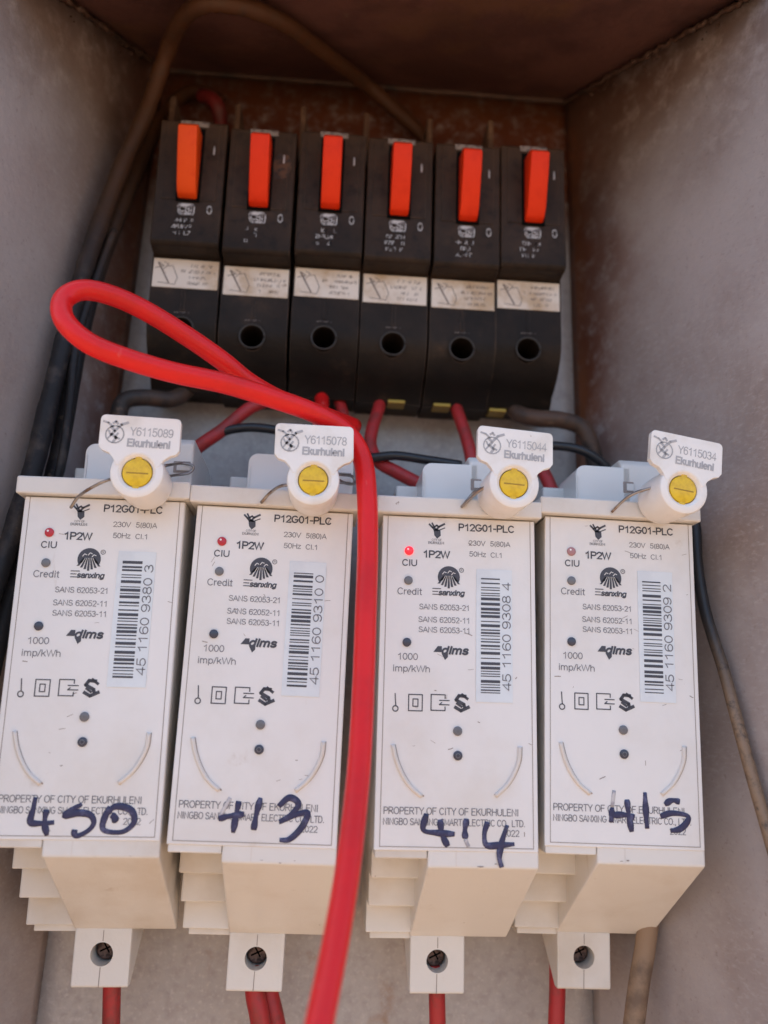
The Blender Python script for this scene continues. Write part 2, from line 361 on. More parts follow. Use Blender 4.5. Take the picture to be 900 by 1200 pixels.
# ------------------------------------------------------------------ text and flat print
def arc(cx, cz, rx, rz, a0, a1, n=None):
    n = n or max(4, int(abs(a1-a0)/22))
    return [(cx+rx*math.cos(math.radians(a0+(a1-a0)*k/n)), cz+rz*math.sin(math.radians(a0+(a1-a0)*k/n))) for k in range(n+1)]
GL = {  # plain sans letters as pen strokes: advance width, strokes (cap height 1)
 '0': (.62, [arc(.31, .5, .25, .5, 90, 450)]), '1': (.62, [[(.12, .74), (.26, .82), (.38, 1), (.38, 0)]]),
 '2': (.62, [arc(.31, .72, .25, .28, 170, -30)+[(.08, .0), (.57, .0)]]), '3': (.62, [arc(.30, .75, .22, .25, 160, -80)+[(.28, .52)]+arc(.30, .26, .26, .26, 85, -165)]),
 '4': (.62, [[(.58, .26), (.04, .26), (.44, 1), (.44, 0)]]), '5': (.62, [[(.53, 1), (.14, 1), (.09, .5)]+arc(.30, .32, .26, .32, 125, -160)]),
 '6': (.62, [arc(.32, .31, .25, .31, 0, 360), [(.07, .34)]+arc(.34, .6, .27, .4, 175, 40)]), '7': (.62, [[(.06, 1), (.56, 1), (.30, .5), (.22, 0)]]),
 '8': (.62, [arc(.31, .76, .21, .24, 0, 360), arc(.31, .26, .25, .26, 0, 360)]), '9': (.62, [arc(.30, .69, .25, .31, 0, 360), [(.55, .66)]+arc(.28, .4, .27, .4, -5, -140)]),
 'A': (.76, [[(.02, 0), (.37, 1), (.72, 0)], [(.14, .33), (.60, .33)]]), 'B': (.72, [[(.09, 0), (.09, 1), (.38, 1)]+arc(.38, .77, .22, .23, 90, -90)+[(.09, .54)], [(.38, .54)]+arc(.40, .27, .25, .27, 90, -90)+[(.09, 0)]]),
 'C': (.78, [arc(.41, .5, .34, .5, 42, 318)]), 'D': (.78, [[(.09, 0), (.09, 1), (.36, 1)]+arc(.36, .5, .34, .5, 80, -80)+[(.36, 0), (.09, 0)]]),
 'E': (.70, [[(.62, 0), (.09, 0), (.09, 1), (.60, 1)], [(.09, .52), (.56, .52)]]), 'F': (.66, [[(.09, 0), (.09, 1), (.60, 1)], [(.09, .52), (.54, .52)]]),
 'G': (.84, [arc(.42, .5, .35, .5, 45, 335)+[(.76, .45), (.46, .45)]]), 'H': (.78, [[(.09, 0), (.09, 1)], [(.69, 0), (.69, 1)], [(.09, .53), (.69, .53)]]),
 'I': (.30, [[(.15, 0), (.15, 1)]]), 'K': (.74, [[(.09, 0), (.09, 1)], [(.65, 1), (.10, .42)], [(.28, .62), (.69, 0)]]), 'L': (.62, [[(.09, 1), (.09, 0), (.58, 0)]]),
 'M': (.88, [[(.09, 0), (.09, 1), (.44, .1), (.79, 1), (.79, 0)]]), 'N': (.78, [[(.09, 0), (.09, 1), (.68, 0), (.68, 1)]]), 'O': (.84, [arc(.42, .5, .36, .5, 90, 450)]),
 'P': (.70, [[(.09, 0), (.09, 1), (.40, 1)]+arc(.40, .73, .24, .27, 90, -90)+[(.09, .46)]]), 'R': (.76, [[(.09, 0), (.09, 1), (.42, 1)]+arc(.42, .75, .24, .25, 90, -90)+[(.09, .49)], [(.38, .49), (.70, 0)]]),
 'S': (.72, [arc(.36, .75, .25, .25, 20, 235, 10)+[(.42, .5)]+arc(.36, .26, .28, .26, 60, -165, 10)]), 'T': (.68, [[(.34, 0), (.34, 1)], [(.03, 1), (.65, 1)]]),
 'U': (.78, [[(.09, 1), (.09, .35)]+arc(.39, .33, .30, .33, 190, 350)+[(.69, .35), (.69, 1)]]), 'V': (.70, [[(.02, 1), (.35, 0), (.68, 1)]]), 'W': (1.0, [[(.02, 1), (.26, 0), (.50, 1), (.74, 0), (.98, 1)]]),
 'X': (.70, [[(.03, 0), (.66, 1)], [(.03, 1), (.66, 0)]]), 'Y': (.70, [[(.02, 1), (.35, .45), (.68, 1)], [(.35, .45), (.35, 0)]]), 'Z': (.66, [[(.06, 1), (.60, 1), (.05, 0), (.62, 0)]]),
 'a': (.58, [[(.08, .56)]+arc(.28, .52, .21, .2, 140, 0)+[(.49, .06), (.53, 0)], arc(.27, .2, .21, .2, 70, 330)]), 'c': (.54, [arc(.30, .36, .23, .36, 45, 315)]), 'd': (.60, [arc(.28, .36, .22, .36, 0, 360), [(.50, 1), (.50, 0)]]),
 'e': (.60, [[(.07, .38), (.52, .38)]+arc(.29, .36, .23, .36, 5, 310)]), 'g': (.60, [arc(.28, .36, .22, .36, 0, 360), [(.50, .72), (.50, -.05)]+arc(.28, -.05, .22, .2, 0, -150)]), 'h': (.60, [[(.08, 0), (.08, 1)], arc(.29, .44, .21, .28, 180, 0)+[(.50, 0)]]),
 'i': (.26, [[(.13, 0), (.13, .72)], [(.13, .90), (.13, 1)]]), 'k': (.56, [[(.08, 0), (.08, 1)], [(.46, .72), (.10, .30)], [(.24, .44), (.50, 0)]]), 'l': (.26, [[(.13, 0), (.13, 1)]]),
 'm': (.90, [[(.08, 0), (.08, .72)], arc(.255, .50, .175, .22, 180, 0)+[(.43, 0)], arc(.605, .50, .175, .22, 180, 0)+[(.78, 0)]]), 'n': (.60, [[(.08, 0), (.08, .72)], arc(.29, .46, .21, .26, 180, 0)+[(.50, 0)]]),
 'o': (.60, [arc(.30, .36, .24, .36, 0, 360)]), 'p': (.60, [[(.08, .72), (.08, -.28)], arc(.30, .36, .22, .36, 0, 360)]), 'r': (.38, [[(.08, 0), (.08, .72)], [(.08, .45), (.16, .66), (.34, .70)]]),
 's': (.54, [arc(.27, .54, .18, .18, 20, 240, 8)+arc(.27, .19, .20, .19, 60, -160, 8)]), 't': (.34, [[(.16, .95), (.16, .08), (.30, .0)], [(.02, .72), (.30, .72)]]), 'u': (.60, [[(.08, .72), (.08, .26)]+arc(.29, .24, .21, .24, 190, 350)+[(.50, .3)], [(.50, .72), (.50, 0)]]),
 'x': (.52, [[(.03, 0), (.48, .72)], [(.03, .72), (.48, 0)]]), 'z': (.52, [[(.05, .72), (.46, .72), (.04, 0), (.48, 0)]]),
 '(': (.34, [arc(.42, .4, .28, .66, 125, 235)]), ')': (.34, [arc(-.08, .4, .28, .66, 55, -55)]), '.': (.28, [[(.10, .05), (.18, .05)]]), ',': (.28, [[(.15, .08), (.09, -.14)]]), '-': (.40, [[(.06, .40), (.34, .40)]]), '/': (.32, [[(.0, -.02), (.30, 1.02)]]), ' ': (.32, []),
}
def ribbon(pts, w):
    "mitred strip along a polyline"
    P = [Vector(p) for p in pts]; P = [p for i, p in enumerate(P) if i == 0 or (p-P[i-1]).length > 1e-7]
    n = len(P); cl = (P[0]-P[-1]).length < 1e-6; vs = []
    if not cl and n > 1:
        P[0] = P[0]-(P[1]-P[0]).normalized()*w*.35; P[-1] = P[-1]+(P[-1]-P[-2]).normalized()*w*.35
    for i in range(n):
        d0 = (P[i]-P[i-1]) if i > 0 else ((P[0]-P[-2]) if cl else P[1]-P[0]); d1 = (P[i+1]-P[i]) if i < n-1 else ((P[1]-P[0]) if cl else P[-1]-P[-2])
        d0.normalize(); d1.normalize(); t = d0+d1
        t = t.normalized() if t.length > 1e-4 else d0
        m = Vector((-t.y, t.x)); k = max(.55, abs(m.dot(Vector((-d0.y, d0.x))))); m = m*(w/2/k)
        vs += [P[i]-m, P[i]+m]
    return vs, [(2*i, 2*i+2, 2*i+3, 2*i+1) for i in range(n-1)]
class Print:
    "flat print collected on one plane y; coordinates (x, z)"
    def __init__(s, y): s.y = y; s.v = []; s.f = []
    def add(s, pts, faces, dy=0.0):
        o = len(s.v); s.v += [(p[0]*S, (s.y-dy)*S, p[1]*S) for p in pts]; s.f += [tuple(i+o for i in f) for f in faces]
    def text(s, t, x0, z0, w, h, ang=0.0, bold=0.0, italic=0.0):
        "text from its left baseline, width w, cap height h"
        c, n = math.cos(ang), math.sin(ang); tot = sum(GL[q][0]+.03 for q in t)-.12; kx = w/tot; x = -.06; wt = h*(.125+bold*6); q_ = 0
        for ch in t:
            for st in GL[ch][1]:
                pts = []
                for (a, b) in st:
                    u, v = (x+a+b*italic*.5)*kx, b*h; pts.append((x0+u*c-v*n, z0+u*n+v*c))
                vs, fs = ribbon(pts, wt); q_ += 1
                s.add([(v.x, v.y) for v in vs], fs, (q_ % 3)*.0002)
            x += GL[ch][0]+.03
    def quad(s, a, b, c, d): s.add([a, b, c, d], [(0, 1, 2, 3)])
    def rect(s, x0, x1, z0, z1): s.quad((x0, z0), (x1, z0), (x1, z1), (x0, z1))
    def line(s, pts, w, closed=False):
        P = [Vector(p) for p in pts]
        if closed: P = P + [P[0]]
        for i in range(len(P)-1):
            d = (P[i+1]-P[i]);
            if d.length < 1e-6: continue
            d.normalize(); n = Vector((-d.y, d.x))*w/2; a = P[i]-d*w*.3; b = P[i+1]+d*w*.3
            s.quad(a-n, b-n, b+n, a+n)
    def disc(s, c, r, n=18, sx=1, sz=1):
        s.add([(c[0]+r*sx*math.cos(2*math.pi*i/n), c[1]+r*sz*math.sin(2*math.pi*i/n)) for i in range(n)], [tuple(range(n))])
    def ring(s, c, r, w, n=24):
        s.line([(c[0]+r*math.cos(2*math.pi*i/n), c[1]+r*math.sin(2*math.pi*i/n)) for i in range(n)], w, True)
    def mesh(s, name):
        me = bpy.data.meshes.new(name); me.from_pydata(s.v, [], s.f); me.update(); return me

def dark_emblem(P, cx, cz, k):
    "small leafy crest: sprouting strokes over a rounded shield, k = half height"
    P.add([(cx-.35*k, cz+.15*k), (cx-.25*k, cz-.55*k), (cx+.1*k, cz-.95*k), (cx+.55*k, cz-.55*k), (cx+.5*k, cz+.1*k), (cx+.1*k, cz+.3*k)], [(0, 1, 2, 3, 4, 5)])
    for pts, w in (([(-.9, .85), (-.5, .45), (-.2, .1)], .22), ([(-.55, 1.0), (-.3, .55), (-.05, .15)], .20), ([(-.05, .15), (.35, .6), (1.0, .95)], .24),
                   ([(.1, .05), (.6, .25), (1.05, .45)], .12), ([(-.25, .55), (.05, .75), (.2, .6)], .2)):
        P.line([(cx+a*k, cz+b*k) for a, b in pts], w*k)

def light_emblem(P, cx, cz, k):
    "outlined round shield with a swirling figure and two leaves"
    P.ring((cx, cz-.1*k), .72*k, .10*k, 18)
    for pts, w in (([(-.35, .5), (0, .2), (-.25, -.1), (.15, -.4), (-.05, -.7)], .22), ([(.1, .35), (.45, .75), (.95, .95)], .22), ([(-.2, .55), (-.6, .85), (-1.0, .95)], .16),
                   ([(.25, .0), (.05, -.3), (.4, -.45)], .16), ([(-.5, .2), (-.3, -.2), (-.5, -.45)], .14), ([(-.2, .85), (.0, 1.0), (.15, .8)], .18)):
        P.line([(cx+a*k, cz+b*k) for a, b in pts], w*k)

# ------------------------------------------------------------------ the meters
W, H1, H2, NX = .54, 1.129, 1.1535, .177
METER = [(-1.1355, .2702, .0105), (-.5555, .2678, -.0091), (.0863, .2629, .0043), (.6613, .2875, -.0116)]
BASE = Vector((W/2, 0, -1.67))            # local origin: foot of the meter
def face_uv(i, px, py, y=-.85):
    p = at(px, py, y); x, z, a = METER[i]; c, s = math.cos(a), math.sin(a); X, Z = p.x-x, p.z-z
    return (c*X+s*Z, -s*X+c*Z)
def f2(px, py):                            # marks measured on the second meter, in meter coordinates
    return face_uv(1, px, py)
YP = -.8545                                # print plane
def mm(bm):                                # shift meter geometry to the local origin
    for v in bm.verts: v.co -= BASE*S
    return bm
def mp(P):
    P.v = [(a-BASE.x*S, b, c-BASE.z*S) for a, b, c in P.v]; return P

def build_meter():
    r = thing('electricity_meter', '-', 'meter', (0, 0, 0), 0, 'white prepayment meters in a row')
    bm = bmesh.new()
    prism(bm, [(-.85, 0), (-.85, -H2), (-.353, -1.4755), (-.33, -1.4755), (-.33, 0)], NX, W, .006)
    obj('housing', mm(bm), M['white'], r)
    bm = bmesh.new(); box(bm, .006, NX-.002, -.848, -.06, -H1, -.003, .005)
    obj('side_housing', mm(bm), M['white'], r)
    for (yf, zb, zt) in ((-.60, -1.233, -1.06), (-.49, -1.346, -1.15), (-.38, -1.458, -1.28)):
        bm = bmesh.new(); box(bm, .012, NX+.02, yf, yf+.34, zb, zt, .005); obj('vent_step', mm(bm), M['white'], r)
    bm = bmesh.new(); box(bm, .03, W-.17, -.34, -.0, -1.487, .10, .004); obj('rear_base', mm(bm), M['white'], r)
    # front sheet with its engraved border and the shallow line between lip halves
    bm = bmesh.new(); box(bm, .002, W-.002, -.8535, -.845, -1.104, -.002, .0025, 1); fs = obj('front_sheet', mm(bm), M['face'], r)
    P = Print(YP)
    for (a, b) in (((.020, -.004), (.020, -1.092)), ((.020, -1.092), (.522, -1.092)), ((.522, -1.092), (.522, -.004))): P.line([a, b], .0022)
    obj('border_line', mp(P).mesh('border_line'), M['line'], r)
    bm = bmesh.new(); box(bm, .268, .271, -.8512, -.8490, -H2+.004, -1.105); obj('mould_seam', mm(bm), M['groove'], r)
    # top lip
    bm = bmesh.new(); box(bm, -.022, W+.018, -.885, -.60, .002, .063, .006); obj('top_lip', mm(bm), M['white'], r)
    # upper terminal cover: low shelf, translucent panel, tall block with a hole for the seal wire
    bm = bmesh.new(); box(bm, .07, .16, -.56, -.20, .0, .185, .006); obj('terminal_shelf', mm(bm), M['white'], r)
    bm = bmesh.new(); pts = []
    for k in range(7):
        a = math.pi - k/6*math.pi/2; pts.append((.152+.035+.035*math.cos(a), .233-.035+.035*math.sin(a)))
    pts += [(.36, .233), (.36, .02), (.152, .02)]
    plate(bm, pts, -.73, -.50, .004); pn = obj('cover_panel', mm(bm), M['panel'], r)
    bm = bmesh.new(); box(bm, .158, .162, -.7345, -.729, .06, .19); obj('cover_rib', mm(bm), M['white'], r)
    bm = bmesh.new(); prism(bm, [(-.73, .02), (-.73, .245), (-.70, .272), (-.30, .272), (-.12, .20), (-.12, .02)], .325, W-.004, .010)
    tb = obj('upper_terminal_block', mm(bm), M['white'], r)
    for x0, x1 in ((.332, .372), (.468, .528)):
        bm = bmesh.new(); box(bm, x0, x1, -.7325, -.7285, .135, .178, .004)
        obj('seal_opening', mm(bm), M['line'], tb)  # dark patch on the front, painted for the shade inside an opening
        bm = bmesh.new(); box(bm, x0+.012, x1+.0, -.736, -.7335, .143, .170, .004); obj('seal_lug', mm(bm), M['white'], tb)
    # lower terminal block
    bm = bmesh.new()
    prism(bm, [(-.353, -1.472), (-.353, -1.664), (-.345, -1.671), (-.31, -1.671), (-.10, -1.52), (-.05, -1.47)], .1804, .3818, .005)
    ct = bmesh.new(); cyl(ct, (.281, -1.560), .040, -.40, -.22, 28); bm = carve(bm, ct)
    lt = obj('lower_terminal_block', mm(bm), M['white'], r)
    bm = bmesh.new(); c = (.281, -1.560)
    cyl(bm, c, .0385, -.2250, -.2210, 24); obj('screw_hole_shade', mm(bm), M['hole'], lt)
    bm = bmesh.new(); cyl(bm, c, .036, -.285, -.226, 20, .006); sc = obj('terminal_screw', mm(bm), M['screw'], lt)
    P = Print(-.2858); P.line([(c[0]-.02, c[1]-.006), (c[0]+.02, c[1]+.012)], .006); P.line([(c[0]+.012, c[1]-.010), (c[0]-.012, c[1]+.028)], .006)
    me = mp(P).mesh('screw_slot'); obj('screw_slot', me, M['hole'], lt)
    P = Print(-.3538); P.line([(c[0]+.001, -1.480), (c[0]+.001, -1.515)], .0028); P.line([(c[0]-.001, -1.603), (c[0]-.002, -1.668)], .0028)
    obj('mould_line', mp(P).mesh('mould_line'), M['line'], lt)
    # ribs: two raised arcs
    for arc in ([(226, 864), (229, 882), (235, 899), (244, 914), (257, 926)], [(379, 869), (377, 885), (370, 901), (360, 915), (346, 927)]):
        for dx, m_, wv, yy, nm in ((0, 'groove', .0075, -.8545, 'raised_rib'), (.0075, 'line', .0022, -.8545, 'rib_edge')):
            bm = bmesh.new(); pts = [Vector((f2(*p)[0]+dx, yy, f2(*p)[1])) for p in arc]
            tube(bm, pts, wv, n=8, per=5)
            if nm == 'rib_edge':
                for v in bm.verts: v.co.y = yy*S+(v.co.y-yy*S)*.3
            obj(nm, mm(bm), M[m_], r)
    # printed matter shared by all four
    P = Print(YP)
    def T_(s, x0, x1, yc, h, bold=0, **k):
        a = f2(x0, yc); b = f2(x1, yc); P.text(s, a[0], (a[1]+b[1])/2-h/2, b[0]-a[0], h, bold=bold, **k)
    T_('P12G01-PLC', 322, 388.5, 609.5, .0225, .012); T_('1P2W', 277.5, 308.5, 639.5, .0225, .016); T_('CIU', 251.5, 269, 648.8, .0205, .008)
    obj('model_print', mp(P).mesh('model_print'), M['ink'], r)
    P = Print(YP)
    T_('230V', 333, 352.5, 627, .0165); T_('5(80)A', 359, 382.5, 628.5, .0165); T_('50Hz', 333, 352.5, 640, .0165); T_('Cl.1', 358.5, 372.5, 641.5, .0165)
    T_('Credit', 243.5, 272.5, 682.7, .0215); T_('SANS 62053-21', 268.5, 329, 702.3, .0175); T_('SANS 62052-11', 266.5, 328.5, 717.3, .0175)
    T_('SANS 62053-11', 266, 328, 729.3, .0175); T_('1000', 238.7, 262.8, 759.8, .0205); T_('imp/kWh', 232, 276.8, 774.2, .0205)
    obj('rating_print', mp(P).mesh('rating_print'), M['inkl'], r)
    P = Print(YP); T_('PROPERTY OF CITY OF EKURHULENI', 210, 373, 944.5, .0205); T_('NINGBO SANXING SMART ELECTRIC CO., LTD.', 208.5, 380, 957.5, .0195); T_('2022', 352.5, 372, 971.5, .0185)
    obj('owner_print', mp(P).mesh('owner_print'), M['inkl'], r)
    P = Print(YP); c = f2(294.7, 612); dark_emblem(P, c[0], c[1], .028)
    a = f2(284, 627); P.text('CITY OF', a[0]+.012, a[1]+.012, .034, .007); P.text('EKURHULENI', a[0], a[1]+.001, .055, .008)
    obj('city_emblem', mp(P).mesh('city_emblem'), M['ink'], r)
    # feathered globe mark with its word below
    P = Print(YP); c = Vector(f2(306.2, 666.7)); R_ = .0385
    pts = [(c.x+R_*math.cos(a), c.y+R_*math.sin(a)) for a in [math.radians(-25+i*230/20) for i in range(21)]]
    P.add([(c.x, c.y-.004)]+pts, [(0, i, i+1) for i in range(1, 21)])
    for k in range(-3, 4):
        P.add([(c.x+k*.0052-.0028, c.y+.004), (c.x+k*.0052+.0028, c.y+.004), (c.x+k*.0118+.0040, c.y-.039+abs(k)*.0052), (c.x+k*.0118-.0040, c.y-.039+abs(k)*.0052)], [(0, 3, 2, 1)])
    a = f2(285, 687); 
    for k in range(3): P.rect(a[0], a[0]+.020+.010*(k != 1), a[1]+k*.010, a[1]+k*.010+.003)
    P.text('sanxing', a[0]+.022, a[1], .088, .017, bold=.02, italic=.3)
    d = f2(322, 658.7); P.ring(d, .0075, .0018, 12); P.text('R', d[0]-.0028, d[1]-.0035, .006, .007)
    gl = obj('maker_mark', mp(P).mesh('maker_mark'), M['ink'], r)
    P = Print(YP-.0012)
    for k, (dx, dz) in enumerate(((-.016, .014), (.002, .018), (.015, .012))):
        P.line([(c.x+dx-.006, c.y+dz-.004), (c.x+dx, c.y+dz+.004), (c.x+dx+.007, c.y+dz+.001)], .0025)
    for k in range(-3, 4): P.line([(c.x+(k+.5)*.005, c.y+.004), (c.x+(k+.5)*.0108, c.y-.024)], .0016) if k < 3 else None
    obj('mark_highlight', mp(P).mesh('mark_highlight'), M['face'], gl)
    P = Print(YP); a = f2(292, 757); P.text('dlms', a[0], a[1], .088, .0235, bold=.028, italic=.35)
    b = f2(287, 753); P.add([(b[0]-.014, b[1]-.006), (b[0]+.001, b[1]+.014), (b[0]+.015, b[1]+.014), (b[0]+.015, b[1]-.006)], [(0, 3, 2, 1)])
    P.add([(b[0]+.014, b[1]-.010), (b[0]+.026, b[1]-.032), (b[0]+.036, b[1]-.022), (b[0]+.036, b[1]-.010)], [(0, 1, 2, 3)])
    obj('protocol_mark', mp(P).mesh('protocol_mark'), M['ink'], r)
    # row of symbols
    P = Print(YP); L = .0036
    a = f2(232.7, 803.5); b = f2(232.5, 818); P.line([a, b], L); P.ring((b[0]-.001, b[1]-.009), .009, L, 14)
    a = f2(247.5, 824); b = f2(265.5, 805.5)
    def sq(x0, x1, z0, z1, w): P.line([(x0, z0), (x1, z0), (x1, z1), (x0, z1)], w, True)
    sq(a[0], b[0], a[1], b[1], L); g = .0145; sq(a[0]+g, b[0]-g, a[1]+g, b[1]-g, L)
    a = f2(274.7, 824); b = f2(293, 806)
    P.line([(b[0], a[1]+.012), (b[0], a[1]), (a[0], a[1]), (a[0], b[1]), (b[0], b[1]), (b[0], b[1]-.012)], L)
    for dz in (.019, .033): P.line([(a[0]+.028, a[1]+dz), (b[0]+.014, a[1]+dz)], L)
    P.line([(a[0]+.028, a[1]+.019), (a[0]+.036, a[1]+.026)], L)
    obj('symbol_row', mp(P).mesh('symbol_row'), M['ink'], r)
    P = Print(YP); c = f2(311.5, 815.5); h = .028
    P.line([(c[0]+.55*h, c[1]+.75*h), (c[0]-.25*h, c[1]+.8*h), (c[0]-.6*h, c[1]+.3*h), (c[0]+.35*h, c[1]-.2*h), (c[0]+.45*h, c[1]-.55*h)], .011)
    P.line([(c[0]-.7*h, c[1]-.55*h), (c[0], c[1]-.95*h), (c[0]+.95*h, c[1]-.5*h)], .011); P.line([(c[0]+.1*h, c[1]+.95*h), (c[0]+.8*h, c[1]+.45*h)], .009)
    P.line([(c[0]-.5*h, c[1]-.1*h), (c[0]+.1*h, c[1]-.5*h)], .008)
    obj('standards_mark', mp(P).mesh('standards_mark'), M['ink'], r)
    # lamps and small holes
    def lens(name, px, py, rr, m_):
        c = f2(px, py); bm = bmesh.new(); cyl(bm, c, rr, -.8600, -.8540, 18, .003); o = obj(name, mm(bm), M[m_], r)
        for f in o.data.polygons: f.use_smooth = True
        return o, c
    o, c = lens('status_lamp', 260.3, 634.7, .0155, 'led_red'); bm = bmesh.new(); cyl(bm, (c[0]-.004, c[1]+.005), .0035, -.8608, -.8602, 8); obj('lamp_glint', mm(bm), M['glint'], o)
    lens('credit_lamp', 257.2, 669.8, .0150, 'led_grey'); lens('pulse_lamp', 250.7, 743, .0150, 'led_dark')
    lens('port_hole', 305.3, 849.2, .0155, 'led_grey'); lens('port_hole', 303.7, 878.3, .0155, 'led_dark')
    P = Print(-.8606)
    for (px, py) in ((305.3, 849.2), (303.7, 878.3)): P.ring(f2(px, py), .007, .002, 10)
    obj('port_ring', mp(P).mesh('port_ring'), M['inkl'], r)
    # hairline scratches and scuffs of its own
    return r

def copy_tree(o, parent=None):
    c = o.copy(); COL.objects.link(c)
    if parent is not None: c.parent = parent
    for ch in list(o.children): copy_tree(ch, c)
    return c

proto = build_meter()
meters = [proto] + [copy_tree(proto) for _ in range(3)]
mlabels = ['white electricity meter with 450 written on it in marker, leftmost of the four',
           'white meter marked 413 in marker, left of the thick red cable',
           'white meter marked 414 in marker, right of the thick red cable',
           'white electricity meter with 415 written on it in marker, rightmost of the four']
digits = ['45 1160 9380 3', '45 1160 9310 0', '45 1160 9308 4', '45 1160 9309 2']
def z5(x, y): return (x/3.75, 900+y/3.75)
def z6(x, y): return (190+x/3.75, 900+y/3.75)
def z7(x, y): return (410+x/3.75, 900+y/3.75)
def z8(x, y): return (600+x/3.75, 900+y/3.75)
strokes = [
  (z5, [[(158, 128), (148, 180), (136, 236), (180, 243), (240, 238)], [(206, 182), (198, 240), (208, 296)],
        [(362, 158), (330, 176), (286, 208), (345, 197), (396, 205), (414, 238), (392, 272), (345, 297), (328, 288), (330, 270)],
        [(486, 170), (462, 215), (452, 262), (480, 280), (545, 278), (590, 238), (582, 190), (540, 170), (500, 172), (478, 200)], [(490, 205), (515, 222), (492, 230)]], []),
  (z6, [[(338, 145), (325, 210), (312, 284)], [(248, 222), (300, 210), (362, 202)], [(433, 130), (415, 200), (402, 272)],
        [(512, 168), (560, 130), (600, 158), (565, 205), (515, 237), (590, 205), (640, 198), (612, 262), (560, 312), (516, 316)]], [[(300, 130), (275, 175), (252, 218)]]),
  (z7, [[(336, 200), (322, 270), (380, 284), (460, 290)], [(396, 226), (404, 290), (430, 344)], [(512, 222), (505, 270), (506, 310)],
        [(604, 236), (590, 290), (600, 338), (660, 338), (722, 334)], [(690, 250), (665, 330), (656, 390), (666, 436)]], [[(506, 312), (520, 345)]]),
  (z8, [[(438, 172), (434, 238)], [(432, 208), (490, 205), (536, 216)], [(503, 138), (510, 200), (524, 280)], [(582, 106), (586, 190), (592, 266)],
        [(735, 148), (700, 142), (668, 160)], [(650, 212), (700, 198), (765, 208), (770, 232), (738, 266), (694, 276)]], [[(447, 98), (438, 170)]]),
]
for i, m_ in enumerate(meters):
    x, z, a = METER[i]; c, s = math.cos(a), math.sin(a)
    m_.location = Vector((x + c*BASE.x - s*BASE.z, 0, z + s*BASE.x + c*BASE.z))*S; m_.rotation_euler = (0, -a, 0)
    m_['label'] = mlabels[i]; m_['category'] = 'meter'
    # own barcode sticker
    bx0, bx1, bz0, bz1 = f2(340, 657)[0], f2(384, 661)[0]-.004, f2(352, 816)[1], f2(362, 659)[1]
    bm = bmesh.new(); box(bm, bx0, bx1, -.8562, -.8538, bz0, bz1); st = obj('barcode_sticker', mm(bm), M['sticker'], m_)
    rnd = random.Random(40+i); P = Print(-.8570); z_ = bz0+.030
    while z_ < bz1-.034:
        wv = rnd.choice((.0032, .0032, .0045, .0065, .0095)); gp = rnd.choice((.0045, .0055, .008, .011))
        P.rect(bx0+.016, bx0+.082, z_, min(z_+wv, bz1-.028)); z_ += wv+gp
    obj('barcode', mp(P).mesh('barcode'), M['ink'], st)
    P = Print(-.8570); P.text(digits[i], bx0+.118, bz0+.042, bz1-bz0-.086, .027, ang=math.pi/2)
    obj('barcode_digits', mp(P).mesh('barcode_digits'), M['inkl'], st)
    # marker writing
    fn, sol, faint = strokes[i]
    bm = bmesh.new()
    for st_ in sol:
        pts = [Vector((face_uv(i, *fn(*q))[0], -.8548, face_uv(i, *fn(*q))[1])) for q in st_]
        k = random.random()*6
        tube(bm, pts, (lambda t, k=k: .0092*(1+.22*math.sin(t*9+k)) * (.75+.25*min(1, t*8, (1-t)*6+.2))), n=8, per=6)
    for v in bm.verts: v.co.y = -.8548*S+(v.co.y+.8548*S)*.12
    obj('handwritten_number', mm(bm), M['marker'], m_)
    if faint:
        bm = bmesh.new()
        for st_ in faint: tube(bm, [Vector((face_uv(i, *fn(*q))[0], -.8546, face_uv(i, *fn(*q))[1])) for q in st_], .006, n=8, per=6)
        for v in bm.verts: v.co.y = -.8546*S+(v.co.y+.8546*S)*.12
        obj('faded_stroke', mm(bm), M['markerf'], m_)
    # scratches and crumbs of dirt, different on every meter
    rs = random.Random(90+i); P = Print(-.8542)
    for _ in range(18):
        px, pz = rs.uniform(.03, .51), -rs.uniform(.03, 1.08); l = rs.uniform(.004, .022)*(2 if rs.random() < .12 else 1); an = rs.uniform(-.5, .5) if rs.random() < .7 else rs.uniform(-1.6, 1.6)
        P.line([(px, pz), (px+l*.5*math.cos(an), pz+l*.5*math.sin(an)+rs.uniform(-.001, .001)), (px+l*math.cos(an), pz+l*math.sin(an))], rs.choice((.0012, .0016, .0026)))
    obj('scuff_marks', mp(P).mesh('scuff_marks'), M['groove'] if False else M['line'], m_, kind='stuff')
    P = Print(-.8546 if False else -.8514)
    for _ in range(rs.randint(1, 4)):
        px = rs.uniform(.2, .52); P.disc((px, -1.1515+rs.uniform(0, .012)), rs.uniform(.0015, .005), 7, rs.uniform(1, 3.4), .5)
    obj('lip_dirt', mp(P).mesh('lip_dirt'), M['line'], m_, kind='stuff')
# lamp states
for i, key in ((2, 'led_lit'), (3, 'led_redd')):
    for ch in meters[i].children:
        if ch.name.startswith('status_lamp'):
            ch.data = ch.data.copy(); ch.data.materials.clear(); ch.data.materials.append(M[key])
            ch['label'] = 'lit red lamp' if i == 2 else 'faded pink lamp'

